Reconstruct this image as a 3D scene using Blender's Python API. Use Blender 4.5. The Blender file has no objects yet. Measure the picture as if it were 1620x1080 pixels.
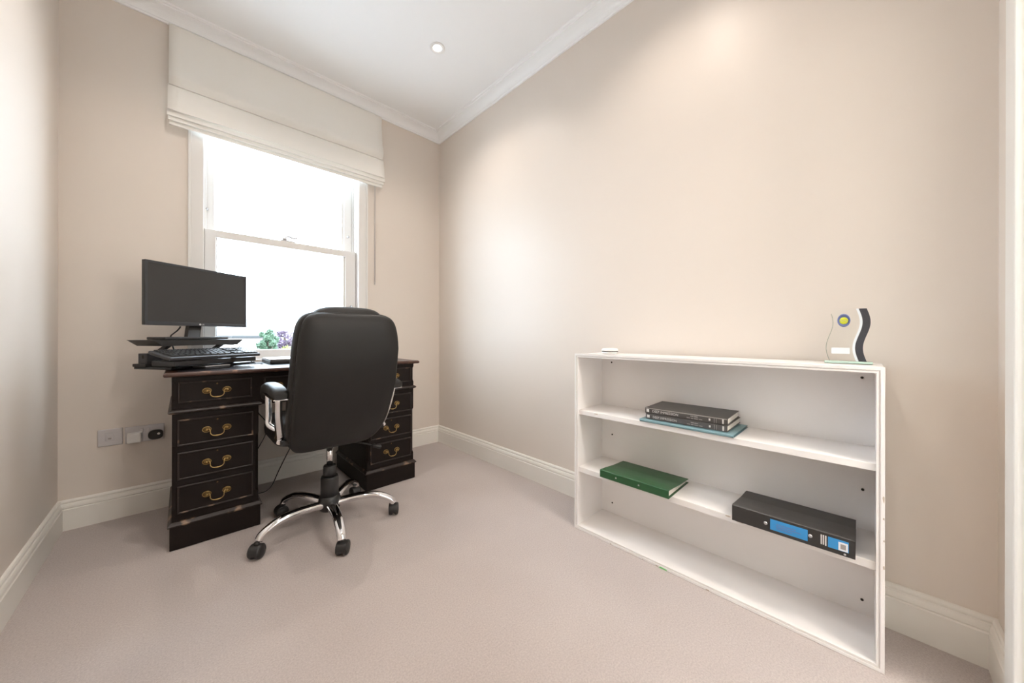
import bpy, bmesh, math, random
from mathutils import Vector, Matrix

random.seed(7)
SC = bpy.context.scene
COL = SC.collection
PI = math.pi

# ------------------------------------------------------------------ camera
F_PX, YAW, HORIZON, ROLL, EYE = 547.57, 0.7614, 531.48, 0.002, 0.95
cam_data = bpy.data.cameras.new('camera')
cam_data.sensor_width = 36.0
cam_data.lens = F_PX * 36.0 / 1620.0
cam_data.shift_y = -(540.0 - HORIZON) / 1620.0
cam_data.clip_start = 0.02
cam_data.clip_end = 300
cam = bpy.data.objects.new('camera', cam_data)
COL.objects.link(cam)
cam.matrix_world = (Matrix.Translation((0, 0, EYE)) @ Matrix.Rotation(-YAW, 4, 'Z')
                    @ Matrix.Rotation(PI / 2, 4, 'X') @ Matrix.Rotation(ROLL, 4, 'Z'))
SC.camera = cam

# ------------------------------------------------------------------ world, exposure
world = bpy.data.worlds.new('sky')
SC.world = world
world.use_nodes = True
bg = world.node_tree.nodes['Background']
bg.inputs['Color'].default_value = (0.73, 0.875, 1.0, 1)
bg.inputs['Strength'].default_value = 8.7
SC.view_settings.view_transform = 'Standard'
SC.view_settings.look = 'None'
SC.view_settings.gamma = 1.0
SC.view_settings.use_curve_mapping = False
SC.view_settings.exposure = 0.84
LAMP_WATTS = 16.0
HALL_FILL_WATTS = 30.0  # strength of the fill lamp added in the hall
LAMP_COLOR = (1.0, 0.90, 0.80)
SC.cycles.max_bounces = 14
SC.cycles.diffuse_bounces = 8
SC.cycles.transparent_max_bounces = 16
SC.cycles.use_denoising = True

# ------------------------------------------------------------------ room dimensions
XR, XL, YD, YB = 1.6864, -0.4350, 2.7282, -0.2428
ZC = 2.752           # ceiling
Z_CORN = 2.684       # lower edge of the cornice
Z_SK = 0.146         # top of the skirting board
SK = 0.018


# ------------------------------------------------------------------ materials
def new_mat(name):
    m = bpy.data.materials.new(name)
    m.use_nodes = True
    return m, m.node_tree, m.node_tree.nodes['Principled BSDF']


def mat(name, col, rough=0.5, metal=0.0, var=0.0, vscale=6.0, bump=0.0, bscale=200.0, spec=0.5, col2=None, detail=4.0,
        coat=0.0, sss=0.0, stretch=None):
    m, nt, b = new_mat(name)
    N, L = nt.nodes, nt.links
    b.inputs['Base Color'].default_value = (*col, 1)
    b.inputs['Roughness'].default_value = rough
    b.inputs['Metallic'].default_value = metal
    b.inputs['Specular IOR Level'].default_value = spec
    b.inputs['Coat Weight'].default_value = coat
    tc = N.new('ShaderNodeTexCoord')
    vec = tc.outputs['Object']
    if stretch:
        mp = N.new('ShaderNodeMapping')
        mp.inputs['Scale'].default_value = stretch
        L.new(vec, mp.inputs['Vector'])
        vec = mp.outputs['Vector']
    if var > 0 or col2:
        n = N.new('ShaderNodeTexNoise')
        n.inputs['Scale'].default_value = vscale
        n.inputs['Detail'].default_value = detail
        L.new(vec, n.inputs['Vector'])
        mx = N.new('ShaderNodeMix')
        mx.data_type = 'RGBA'
        c2 = col2 if col2 else tuple(min(1, c * (1 + var)) for c in col)
        c1 = col if col2 else tuple(c * (1 - var) for c in col)
        mx.inputs[6].default_value = (*c1, 1)
        mx.inputs[7].default_value = (*c2, 1)
        L.new(n.outputs['Fac'], mx.inputs[0])
        L.new(mx.outputs[2], b.inputs['Base Color'])
    if bump > 0:
        n2 = N.new('ShaderNodeTexNoise')
        n2.inputs['Scale'].default_value = bscale
        n2.inputs['Detail'].default_value = 3.0
        L.new(vec, n2.inputs['Vector'])
        bp = N.new('ShaderNodeBump')
        bp.inputs['Strength'].default_value = bump
        bp.inputs['Distance'].default_value = 0.002
        L.new(n2.outputs['Fac'], bp.inputs['Height'])
        L.new(bp.outputs['Normal'], b.inputs['Normal'])
    return m


def worn_mat(name, col, wear, amount=0.55, rough=0.4, vscale=30.0):
    """dark varnish rubbed through in patches"""
    m, nt, b = new_mat(name)
    N, L = nt.nodes, nt.links
    b.inputs['Roughness'].default_value = rough
    tc = N.new('ShaderNodeTexCoord')
    n = N.new('ShaderNodeTexNoise')
    n.inputs['Scale'].default_value = vscale
    n.inputs['Detail'].default_value = 5
    L.new(tc.outputs['Object'], n.inputs['Vector'])
    r = N.new('ShaderNodeValToRGB')
    r.color_ramp.elements[0].position = amount
    r.color_ramp.elements[0].color = (*col, 1)
    r.color_ramp.elements[1].position = min(1, amount + 0.09)
    r.color_ramp.elements[1].color = (*wear, 1)
    L.new(n.outputs['Fac'], r.inputs['Fac'])
    L.new(r.outputs['Color'], b.inputs['Base Color'])
    return m


def thin_glass(name, tint=(1, 1, 1), gloss=0.06):
    m = bpy.data.materials.new(name)
    m.use_nodes = True
    nt = m.node_tree
    N, L = nt.nodes, nt.links
    N.remove(N['Principled BSDF'])
    out = N['Material Output']
    t = N.new('ShaderNodeBsdfTransparent')
    t.inputs['Color'].default_value = (*tint, 1)
    g = N.new('ShaderNodeBsdfGlossy')
    g.inputs['Roughness'].default_value = 0.02
    mx = N.new('ShaderNodeMixShader')
    mx.inputs[0].default_value = gloss
    L.new(t.outputs[0], mx.inputs[1])
    L.new(g.outputs[0], mx.inputs[2])
    L.new(mx.outputs[0], out.inputs['Surface'])
    return m


def emit_mat(name, col, strength):
    m, nt, b = new_mat(name)
    b.inputs['Base Color'].default_value = (*col, 1)
    b.inputs['Emission Color'].default_value = (*col, 1)
    b.inputs['Emission Strength'].default_value = strength
    return m


M = {}
M['wall'] = mat('cream_wall_paint', (0.715, 0.648, 0.585), 0.42, var=0.008, vscale=2.0, bump=0.03, bscale=350, spec=0.4)
M['ceiling'] = mat('white_ceiling_paint', (0.89, 0.90, 0.91), 0.7, bump=0.03, bscale=300)
M['trim'] = mat('white_satin_paint', (0.80, 0.775, 0.725), 0.35, var=0.01, vscale=3)
M['sash'] = mat('white_gloss_paint', (0.74, 0.725, 0.705), 0.3, var=0.01, vscale=3)
M['blind'] = mat('cream_linen', (0.83, 0.815, 0.775), 0.9, var=0.02, vscale=4, bump=0.15, bscale=900, spec=0.1)
M['case'] = mat('white_case_paint', (0.84, 0.815, 0.80), 0.35, var=0.012, vscale=5)
M['case_chip'] = mat('chipped_paint_patch', (0.50, 0.42, 0.34), 0.8, var=0.15, vscale=60)
M['wood'] = mat('dark_mahogany', (0.0060, 0.0040, 0.0035), 0.48, col2=(0.013, 0.0075, 0.006), vscale=3.0, detail=8,
                stretch=(1.0, 6.0, 14.0), bump=0.05, bscale=40, spec=0.2)
M['wood_worn'] = worn_mat('rubbed_mahogany_edge', (0.016, 0.0095, 0.0078), (0.22, 0.14, 0.09), 0.58, vscale=16)
M['wood_top'] = worn_mat('rubbed_mahogany_top', (0.055, 0.022, 0.014), (0.24, 0.13, 0.075), 0.60, 0.35, vscale=18)
M['inlay'] = mat('dark_desk_leather', (0.022, 0.022, 0.028), 0.30, var=0.3, vscale=25, bump=0.12, bscale=300)
M['brass'] = mat('aged_brass', (0.42, 0.285, 0.11), 0.32, 1.0, var=0.25, vscale=90)
M['brass_dark'] = mat('dark_brass', (0.16, 0.105, 0.045), 0.4, 1.0, var=0.3, vscale=120)
M['leather'] = mat('black_bonded_leather', (0.013, 0.012, 0.0115), 0.48, var=0.12, vscale=8, bump=0.10, bscale=260, spec=0.35)
M['plastic'] = mat('black_plastic', (0.017, 0.017, 0.018), 0.42, var=0.1, vscale=20)
M['plastic_mid'] = mat('charcoal_plastic', (0.035, 0.036, 0.040), 0.40, var=0.1, vscale=20)
M['key'] = mat('black_keycaps', (0.02, 0.021, 0.023), 0.35)
M['chrome'] = mat('chrome', (0.82, 0.82, 0.84), 0.07, 1.0)
M['steel'] = mat('brushed_steel', (0.55, 0.54, 0.55), 0.28, 1.0)
M['screen'] = mat('dark_screen', (0.028, 0.026, 0.025), 0.28, spec=0.5)
M['cable'] = mat('black_cable', (0.012, 0.012, 0.013), 0.5)
M['lettering'] = mat('pale_print', (0.62, 0.60, 0.58), 0.6)
M['letter_dim'] = mat('grey_print', (0.30, 0.28, 0.27), 0.6)
M['book'] = mat('charcoal_book_cover', (0.060, 0.054, 0.050), 0.42, var=0.1, vscale=14)
M['book_spine'] = mat('grey_book_cover', (0.085, 0.080, 0.080), 0.40, var=0.2, vscale=30)
M['page'] = mat('paper_edge', (0.66, 0.62, 0.56), 0.9, var=0.12, vscale=4, stretch=(1, 1, 200))
M['teal'] = mat('teal_card', (0.17, 0.29, 0.325), 0.45, var=0.06, vscale=14)
M['teal_dark'] = mat('teal_card_inside', (0.07, 0.16, 0.19), 0.6, var=0.1, vscale=14)
M['green'] = mat('green_board', (0.016, 0.085, 0.028), 0.38, var=0.15, vscale=40, bump=0.1, bscale=500)
M['file_black'] = mat('black_board', (0.030, 0.028, 0.027), 0.38, var=0.08, vscale=20, bump=0.06, bscale=500)
M['label_blue'] = mat('blue_paper_label', (0.035, 0.27, 0.60), 0.5, var=0.06, vscale=30)
M['label_white'] = mat('white_paper_label', (0.74, 0.76, 0.80), 0.55)
M['white_plastic'] = mat('white_plastic', (0.80, 0.79, 0.78), 0.35)
M['grey_plate'] = mat('satin_grey_plate', (0.56, 0.54, 0.55), 0.38, 0.25)
M['dark_hole'] = mat('dark_hole', (0.03, 0.025, 0.02), 0.8)
M['tennis'] = mat('tennis_yellow', (0.58, 0.62, 0.03), 0.6, var=0.1, vscale=90)
M['medal_blue'] = mat('medallion_blue', (0.16, 0.20, 0.42), 0.35, 0.4)
M['trophy_dark'] = mat('dark_glitter', (0.045, 0.045, 0.055), 0.45, var=0.4, vscale=400)
M['trophy_white'] = mat('frosted_white', (0.78, 0.82, 0.86), 0.4)
M['mint_glass'] = thin_glass('mint_edge_glass', (0.74, 0.80, 0.76), 0.10)
M['mint_base'] = mat('mint_glass_base', (0.50, 0.66, 0.58), 0.12, spec=0.6)
M['clear_glass'] = thin_glass('clear_trophy_glass', (0.995, 1.0, 0.995), 0.025)
M['pane'] = thin_glass('window_glass', (1, 1, 1), 0.05)
M['silver'] = mat('silver_lid', (0.70, 0.70, 0.72), 0.25, 0.6)
M['green_tape'] = mat('green_tape', (0.22, 0.62, 0.22), 0.6)
M['door'] = mat('white_door_paint', (0.80, 0.79, 0.76), 0.35)
M['lamp_glow'] = emit_mat('lamp_glow', (1.0, 0.97, 0.92), 12.0)
# outdoors
M['brick'] = mat('pale_render', (0.62, 0.58, 0.53), 0.9, var=0.1, vscale=3)
M['roof'] = mat('slate_roof', (0.36, 0.35, 0.36), 0.8, var=0.15, vscale=6)
M['gutter'] = mat('dark_gutter', (0.03, 0.03, 0.03), 0.6)
M['chimney'] = mat('chimney_brick', (0.30, 0.17, 0.13), 0.9, var=0.2, vscale=5)
M['lawn'] = mat('pale_paving', (0.62, 0.62, 0.62), 0.95, var=0.2, vscale=0.8)
M['bark'] = mat('bark', (0.10, 0.075, 0.055), 0.9, var=0.3, vscale=20)
M['leaf_green'] = mat('green_leaf', (0.055, 0.095, 0.055), 0.6, var=0.5, vscale=4)
M['leaf_purple'] = mat('purple_leaf', (0.085, 0.055, 0.085), 0.6, var=0.5, vscale=4)
M['leaf_yellow'] = mat('yellow_leaf', (0.16, 0.17, 0.04), 0.6, var=0.4, vscale=4)


def carpet_mat():
    m, nt, b = new_mat('taupe_carpet')
    N, L = nt.nodes, nt.links
    b.inputs['Roughness'].default_value = 1.0
    b.inputs['Specular IOR Level'].default_value = 0.05
    b.inputs['Sheen Weight'].default_value = 0.15
    b.inputs['Sheen Roughness'].default_value = 0.6
    tc = N.new('ShaderNodeTexCoord')
    big = N.new('ShaderNodeTexNoise'); big.inputs['Scale'].default_value = 2.2; big.inputs['Detail'].default_value = 3
    fine = N.new('ShaderNodeTexNoise'); fine.inputs['Scale'].default_value = 520; fine.inputs['Detail'].default_value = 3
    mid = N.new('ShaderNodeTexNoise'); mid.inputs['Scale'].default_value = 190; mid.inputs['Detail'].default_value = 4
    for n in (big, fine, mid):
        L.new(tc.outputs['Object'], n.inputs['Vector'])
    a1 = N.new('ShaderNodeMath'); a1.operation = 'MULTIPLY_ADD'; a1.inputs[1].default_value = 0.55
    L.new(mid.outputs['Fac'], a1.inputs[0])
    s2 = N.new('ShaderNodeMath'); s2.operation = 'MULTIPLY'; s2.inputs[1].default_value = 0.45
    L.new(fine.outputs['Fac'], s2.inputs[0]); L.new(s2.outputs[0], a1.inputs[2])
    r = N.new('ShaderNodeValToRGB')
    r.color_ramp.elements[0].position = 0.32
    r.color_ramp.elements[0].color = (0.405, 0.355, 0.335, 1)
    r.color_ramp.elements[1].position = 0.68
    r.color_ramp.elements[1].color = (0.57, 0.51, 0.485, 1)
    L.new(a1.outputs[0], r.inputs['Fac'])
    mx = N.new('ShaderNodeMix'); mx.data_type = 'RGBA'; mx.blend_type = 'MULTIPLY'
    mx.inputs[0].default_value = 1.0
    br = N.new('ShaderNodeValToRGB')
    br.color_ramp.elements[0].position = 0.3; br.color_ramp.elements[0].color = (0.93, 0.92, 0.92, 1)
    br.color_ramp.elements[1].position = 0.7; br.color_ramp.elements[1].color = (1.0, 1.0, 1.0, 1)
    L.new(big.outputs['Fac'], br.inputs['Fac'])
    L.new(r.outputs['Color'], mx.inputs[6]); L.new(br.outputs['Color'], mx.inputs[7])
    L.new(mx.outputs[2], b.inputs['Base Color'])
    bp = N.new('ShaderNodeBump'); bp.inputs['Strength'].default_value = 0.6; bp.inputs['Distance'].default_value = 0.004
    L.new(a1.outputs[0], bp.inputs['Height']); L.new(bp.outputs['Normal'], b.inputs['Normal'])
    return m


M['carpet'] = carpet_mat()


# ------------------------------------------------------------------ mesh helpers
def bm_new():
    return bmesh.new()


def merge(dst, src, mtx=None):
    """copy bmesh src into dst and free src"""
    vmap = {}
    for v in src.verts:
        vmap[v] = dst.verts.new(mtx @ v.co if mtx else v.co)
    for f in src.faces:
        try:
            nf = dst.faces.new([vmap[v] for v in f.verts])
            nf.smooth = f.smooth
        except ValueError:
            pass
    src.free()
    return dst


def add_box(bm, x0, x1, y0, y1, z0, z1, bev=0.0, seg=2, mtx=None):
    t = bmesh.new()
    bmesh.ops.create_cube(t, size=1.0)
    for v in t.verts:
        v.co = Vector(((v.co.x + .5) * (x1 - x0) + x0, (v.co.y + .5) * (y1 - y0) + y0, (v.co.z + .5) * (z1 - z0) + z0))
    if bev > 0:
        bmesh.ops.bevel(t, geom=t.edges[:], offset=bev, segments=seg, profile=0.5, affect='EDGES')
    return merge(bm, t, mtx)


def box(x0, x1, y0, y1, z0, z1, bev=0.0, seg=2, mtx=None):
    return add_box(bmesh.new(), x0, x1, y0, y1, z0, z1, bev, seg, mtx)


def loft(bm, rings, closed=True, cap=True, smooth=False, loop=False):
    """rings: lists of points of equal length"""
    vr = [[bm.verts.new(p) for p in r] for r in rings]
    n = len(vr[0])
    pairs = list(zip(vr, vr[1:])) + ([(vr[-1], vr[0])] if loop else [])
    for a, b in pairs:
        for i in range(n if closed else n - 1):
            j = (i + 1) % n
            f = bm.faces.new((a[i], a[j], b[j], b[i]))
            f.smooth = smooth
    if cap and closed and not loop:
        bm.faces.new(list(reversed(vr[0])))
        bm.faces.new(vr[-1])
    return bm


def add_tube(bm, pts, r, seg=10, radii=None, flat=None, cap=True):
    """round tube along pts; radii per point; flat=(a,b) scales the two section axes"""
    P = [Vector(p) for p in pts]
    T = []
    for i in range(len(P)):
        a = P[max(i - 1, 0)]
        b = P[min(i + 1, len(P) - 1)]
        T.append((b - a).normalized())
    up = Vector((0, 0, 1)) if abs(T[0].z) < 0.9 else Vector((0, 1, 0))
    u = (up - T[0] * up.dot(T[0])).normalized()
    rings = []
    for i, p in enumerate(P):
        u = (u - T[i] * u.dot(T[i])).normalized()
        w = T[i].cross(u)
        rr = radii[i] if radii else r
        fa, fb = flat if flat else (1, 1)
        rings.append([p + (u * math.cos(2 * PI * k / seg) * fa + w * math.sin(2 * PI * k / seg) * fb) * rr
                      for k in range(seg)])
    return loft(bm, rings, smooth=True, cap=cap)


def smooth_path(pts, n=8):
    """Catmull-Rom through pts"""
    P = [Vector(p) for p in pts]
    P = [P[0] * 2 - P[1]] + P + [P[-1] * 2 - P[-2]]
    out = []
    for i in range(1, len(P) - 2):
        for k in range(n):
            t = k / n
            a, b, c, d = P[i - 1], P[i], P[i + 1], P[i + 2]
            out.append(0.5 * ((2 * b) + (c - a) * t + (2 * a - 5 * b + 4 * c - d) * t * t + (3 * b - a - 3 * c + d) * t ** 3))
    out.append(P[-2])
    return out


def add_lathe(bm, prof, seg=24, mtx=None, smooth=True):
    """prof: (r, z) from bottom to top; caps the ends"""
    t = bmesh.new()
    rings = [[Vector((r * math.cos(2 * PI * k / seg), r * math.sin(2 * PI * k / seg), z)) for k in range(seg)] for r, z in prof]
    loft(t, rings, smooth=smooth)
    return merge(bm, t, mtx)


def add_prism(bm, poly, axis, a, b, mtx=None):
    """extrude 2-D poly along axis ('x','y','z') from a to b"""
    def P(p, t):
        return {'x': Vector((t, p[0], p[1])), 'y': Vector((p[0], t, p[1])), 'z': Vector((p[0], p[1], t))}[axis]
    t = bmesh.new()
    loft(t, [[P(p, a) for p in poly], [P(p, b) for p in poly]])
    return merge(bm, t, mtx)


def super_loop(hw, hh, n=4.0, seg=40):
    out = []
    for k in range(seg):
        th = 2 * PI * k / seg
        c, s = math.cos(th), math.sin(th)
        out.append((hw * math.copysign(abs(c) ** (2 / n), c), hh * math.copysign(abs(s) ** (2 / n), s)))
    return out


def finish(bm):
    bmesh.ops.remove_doubles(bm, verts=bm.verts[:], dist=1e-6)
    bmesh.ops.recalc_face_normals(bm, faces=bm.faces[:])
    return bm


def obj(name, bm, material, parent=None, loc=None, rot=None, smooth=False, keep=False):
    if isinstance(bm, bmesh.types.BMesh):
        if not keep:
            finish(bm)
        if smooth:
            for f in bm.faces:
                f.smooth = True
        me = bpy.data.meshes.new(name)
        bm.to_mesh(me)
        bm.free()
        me.materials.append(M[material])
    else:
        me = bm
    o = bpy.data.objects.new(name, me)
    COL.objects.link(o)
    if parent:
        o.parent = parent
    if loc:
        o.location = loc
    if rot:
        o.rotation_euler = rot
    return o


def thing(name, label, cat, loc=(0, 0, 0), rotz=0.0, group=None):
    o = bpy.data.objects.new(name, None)
    COL.objects.link(o)
    o.empty_display_size = 0.05
    o.location = loc
    o.rotation_euler = (0, 0, rotz)
    o['label'] = label
    o['category'] = cat
    if group:
        o['group'] = group
    return o


def tag(o, label, cat, group=None):
    o['label'] = label
    o['category'] = cat
    if group:
        o['group'] = group
    return o


def struct(name, bm, material, parent=None, smooth=False):
    o = obj(name, bm, material, parent, smooth=smooth)
    if parent is None:
        o['kind'] = 'structure'
    return o


def text_bm(body, size, font_scale_x=1.0):
    """flat lettering in the XY plane as a bmesh"""
    cu = bpy.data.curves.new('lettering', 'FONT')
    cu.body = body
    cu.size = size
    cu.resolution_u = 2
    o = bpy.data.objects.new('lettering_source', cu)
    COL.objects.link(o)
    dg = bpy.context.evaluated_depsgraph_get()
    me = bpy.data.meshes.new_from_object(o.evaluated_get(dg))
    bm = bmesh.new()
    bm.from_mesh(me)
    for v in bm.verts:
        v.co.x *= font_scale_x
    bpy.data.objects.remove(o)
    bpy.data.curves.remove(cu)
    bpy.data.meshes.remove(me)
    return bm


# ================================================================== ROOM SHELL
W0, W1, WZ0, WZ1 = 0.0227, 1.0422, 0.800, 2.46      # window hole in the back wall
T = 0.26                                            # outer wall thickness
HX0, HX1 = W0 + 0.045, W1 - 0.045                   # masonry hole (behind the architrave)

struct('floor', box(XL - 0.1, XR + 0.1, YB - 0.1, YD + 0.02, -0.1, 0.0), 'carpet')
struct('ceiling', box(XL - 0.1, XR + 0.1, YB - 0.1, YD + 0.2, ZC, ZC + 0.1), 'ceiling')
bm = bm_new()
add_box(bm, XL - 0.1, HX0, YD, YD + T, -0.1, ZC + 0.02)
add_box(bm, HX1, XR + 0.1, YD, YD + T, -0.1, ZC + 0.02)
add_box(bm, HX0, HX1, YD, YD + T, -0.1, 0.760)
add_box(bm, HX0, HX1, YD, YD + T, WZ1, ZC + 0.02)
struct('wall_back', bm, 'wall')
struct('wall_right', box(XR, XR + 0.1, YB - 0.1, YD, -0.1, ZC + 0.02), 'wall')
struct('wall_left', box(XL - 0.1, XL, YB - 0.1, YD, -0.1, ZC + 0.02), 'wall')
DX0, DX1, DZ = 0.64, 1.42, 2.0                      # doorway in the rear wall
bm = bm_new()
add_box(bm, DX1, XR, YB - 0.1, YB, -0.1, ZC + 0.02)
add_box(bm, XL, DX0, YB - 0.1, YB, -0.1, ZC + 0.02)
add_box(bm, DX0, DX1, YB - 0.1, YB, DZ, ZC + 0.02)
struct('wall_rear', bm, 'wall')

# rear door stands open into the hall; its architrave shows at the right edge
door = bpy.data.objects.new('door_1', None)
COL.objects.link(door)
door['kind'] = 'structure'
DM = Matrix.Translation((DX0 + 0.03, YB - 0.105, 0)) @ Matrix.Rotation(math.radians(-96), 4, 'Z')
DWID = DX1 - DX0 - 0.06
leaf = obj('door_leaf', box(0, DWID, 0, 0.038, 0.004, DZ - 0.03, 0.002, mtx=DM), 'door', door)
for (a, b) in ((0.09, 0.33), (0.40, 0.64)):
    for (c, d) in ((0.18, 0.86), (1.02, 1.86)):
        for y in (-0.003, 0.035):
            obj('panel', box(a, b, y, y + 0.006, c, d, 0.002, mtx=DM), 'door', leaf)
bm = bm_new()
add_lathe(bm, [(0.026, 0), (0.026, 0.006), (0.010, 0.010), (0.010, 0.035), (0.024, 0.045), (0.026, 0.055), (0.012, 0.064)],
          20, DM @ Matrix.Translation((DWID - 0.06, 0.038, 1.0)) @ Matrix.Rotation(-PI / 2, 4, 'X'))
obj('door_handle', bm, 'steel', leaf)
# unseen hall behind the doorway, added to pass fill light into the room
HY0, HY1, HXA, HXB, HZ = -1.75, YB - 0.1, -0.60, 2.30, 2.50
struct('floor_hall', box(HXA, HXB, HY0, YB - 0.1, -0.1, 0.0), 'carpet')
struct('ceiling_hall', box(HXA, HXB, HY0, HY1, HZ, HZ + 0.1), 'ceiling')
struct('wall_hall_far', box(HXA, HXB, HY0 - 0.1, HY0, -0.1, HZ + 0.1), 'door')
struct('wall_hall_left', box(HXA - 0.1, HXA, HY0, HY1, -0.1, HZ + 0.1), 'door')
struct('wall_hall_right', box(HXB, HXB + 0.1, HY0, HY1, -0.1, HZ + 0.1), 'door')
bm = bm_new()
for x0, x1 in ((DX0 - 0.055, DX0 + 0.02), (DX1 - 0.02, DX1 + 0.064)):
    add_box(bm, x0, x1, YB, YB + 0.020, 0.0, DZ + 0.06, 0.005)
    add_box(bm, (DX0 if x0 < 1 else DX1 - 0.028), (DX0 + 0.028 if x0 < 1 else DX1), YB - 0.1, YB + 0.004, 0.0, DZ, 0.001)
add_box(bm, DX0 - 0.055, DX1 + 0.064, YB, YB + 0.020, DZ - 0.02, DZ + 0.06, 0.005)
obj('door_frame', bm, 'door', door)


# skirting boards: one profile, mitred at the corners
def skirting(name, run, inward, ends):
    """run: (p, q) along the wall line; inward: unit normal into the room; ends: mitre sign at p and q (1 = inner corner)"""
    prof = [(0.0, 0.0), (SK, 0.0), (SK, 0.100), (SK - 0.004, 0.1035), (SK - 0.004, 0.106), (SK - 0.001, 0.109),
            (SK - 0.002, 0.118), (SK - 0.005, 0.126), (SK - 0.0095, 0.1285), (SK - 0.0095, 0.1315), (SK - 0.007, 0.134),
            (SK - 0.0075, 0.139), (SK - 0.011, 0.1445), (0.003, Z_SK), (0.0, Z_SK)]
    p, q = Vector((*run[0], 0)), Vector((*run[1], 0))
    d = (q - p).normalized()
    n = Vector((*inward, 0))
    b = bm_new()
    loft(b, [[p + n * a + d * (a * ends[0]) + Vector((0, 0, z)) for a, z in prof],
             [q + n * a - d * (a * ends[1]) + Vector((0, 0, z)) for a, z in prof]])
    return struct(name, b, 'trim')


skirting('baseboard_back', ((XL, YD), (XR, YD)), (0, -1), (1, 1))
skirting('baseboard_right', ((XR, YB), (XR, YD)), (-1, 0), (1, 1))
skirting('baseboard_left', ((XL, YB), (XL, YD)), (1, 0), (1, 1))
skirting('baseboard_rear', ((DX1 + 0.064, YB), (XR, YB)), (0, 1), (0, 1))


def cornice(name, run, inward):
    prof = [(0.0, Z_CORN), (0.010, Z_CORN), (0.012, Z_CORN + 0.008), (0.016, Z_CORN + 0.010)]
    for k in range(1, 7):
        a = k / 7 * PI / 2
        prof.append((0.016 + 0.046 * (1 - math.cos(a)), Z_CORN + 0.010 + 0.042 * math.sin(a)))
    prof += [(0.064, Z_CORN + 0.053), (0.070, Z_CORN + 0.054), (0.071, Z_CORN + 0.060), (0.084, Z_CORN + 0.061),
             (0.087, ZC), (0.0, ZC)]
    p, q = Vector((*run[0], 0)), Vector((*run[1], 0))
    d = (q - p).normalized()
    n = Vector((*inward, 0))
    b = bm_new()
    loft(b, [[p + n * a + d * a + Vector((0, 0, z)) for a, z in prof],
             [q + n * a - d * a + Vector((0, 0, z)) for a, z in prof]])
    return struct(name, b, 'ceiling')


cornice('trim_1', ((XL, YD), (XR, YD)), (0, -1))
cornice('trim_2', ((XR, YB), (XR, YD)), (-1, 0))
cornice('trim_3', ((XL, YB), (XL, YD)), (1, 0))
cornice('trim_4', ((XL, YB), (XR, YB)), (0, 1))

# ------------------------------------------------------------------ sash window
win = bpy.data.objects.new('window_1', None)
COL.objects.link(win)
win['kind'] = 'structure'
AL, AR = 0.0906, 0.974                               # inner faces of the window lining
bm = bm_new()
for x0, x1, s in ((W0, AL, 1), (AR, W1, -1)):
    add_box(bm, x0, x1, YD - 0.012, YD + 0.004, 0.802, WZ1 + 0.05, 0.002)
    e0 = x0 if s > 0 else x1 - 0.014
    add_box(bm, e0, e0 + 0.014, YD - 0.018, YD - 0.010, 0.802, WZ1 + 0.05, 0.003)
add_box(bm, W0, W1, YD - 0.012, YD + 0.004, WZ1 - 0.02, WZ1 + 0.05, 0.002)
obj('architrave', bm, 'sash', win)
bm = bm_new()                                        # jambs with the two sash channels
for x0, x1, s in ((HX0 - 0.002, AL, 1), (AR, HX1 + 0.002, -1)):
    add_box(bm, x0, x1, YD + 0.004, YD + 0.036, 0.80, WZ1, 0.001)      # inner lining
    xa, xb = (x0, AL + 0.004) if s > 0 else (AR - 0.004, x1)
    add_box(bm, xa, xb, YD + 0.036, YD + 0.150, 0.80, WZ1)             # pulley stile
    xa, xb = (x0, AL + 0.016) if s > 0 else (AR - 0.016, x1)
    add_box(bm, xa, xb, YD + 0.080, YD + 0.090, 0.80, WZ1, 0.001)      # parting bead
    xa, xb = (x0, AL + 0.030) if s > 0 else (AR - 0.030, x1)
    add_box(bm, xa, xb, YD + 0.136, YD + 0.160, 0.80, WZ1, 0.001)      # outer bead
add_box(bm, HX0, HX1, YD + 0.004, YD + 0.160, WZ1 - 0.05, WZ1)
obj('window_frame', bm, 'sash', win)
bm = bm_new()
add_box(bm, W0 - 0.03, W1 + 0.03, YD - 0.014, YD + 0.060, 0.776, 0.800, 0.006)
add_box(bm, HX0, HX1, YD + 0.058, YD + T + 0.04, 0.756, 0.790, 0.004)
obj('window_sill', bm, 'sash', win)


def sash(name, y0, y1, gx0, gx1, gz0, gz1, sx0, sx1, sz0, sz1):
    b = bm_new()
    add_box(b, sx0, gx0, y0, y1, sz0, sz1, 0.003)
    add_box(b, gx1, sx1, y0, y1, sz0, sz1, 0.003)
    add_box(b, gx0 - 0.003, gx1 + 0.003, y0, y1, sz0, gz0, 0.003)
    add_box(b, gx0 - 0.003, gx1 + 0.003, y0, y1, gz1, sz1, 0.003)
    for e in ((gx0, gx0 + 0.010, gz0, gz1), (gx1 - 0.010, gx1, gz0, gz1)):   # glazing bead
        add_box(b, e[0] - 0.004, e[1] - 0.004 if e[0] < 0.5 else e[1] + 0.002, y0 + 0.010, y1 - 0.010, e[2], e[3], 0.002)
    s = obj(name, b, 'sash', win)
    obj('pane', box(gx0 - 0.004, gx1 + 0.004, (y0 + y1) / 2 - 0.002, (y0 + y1) / 2 + 0.002, gz0 - 0.004, gz1 + 0.004), 'pane', s)
    return s


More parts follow.
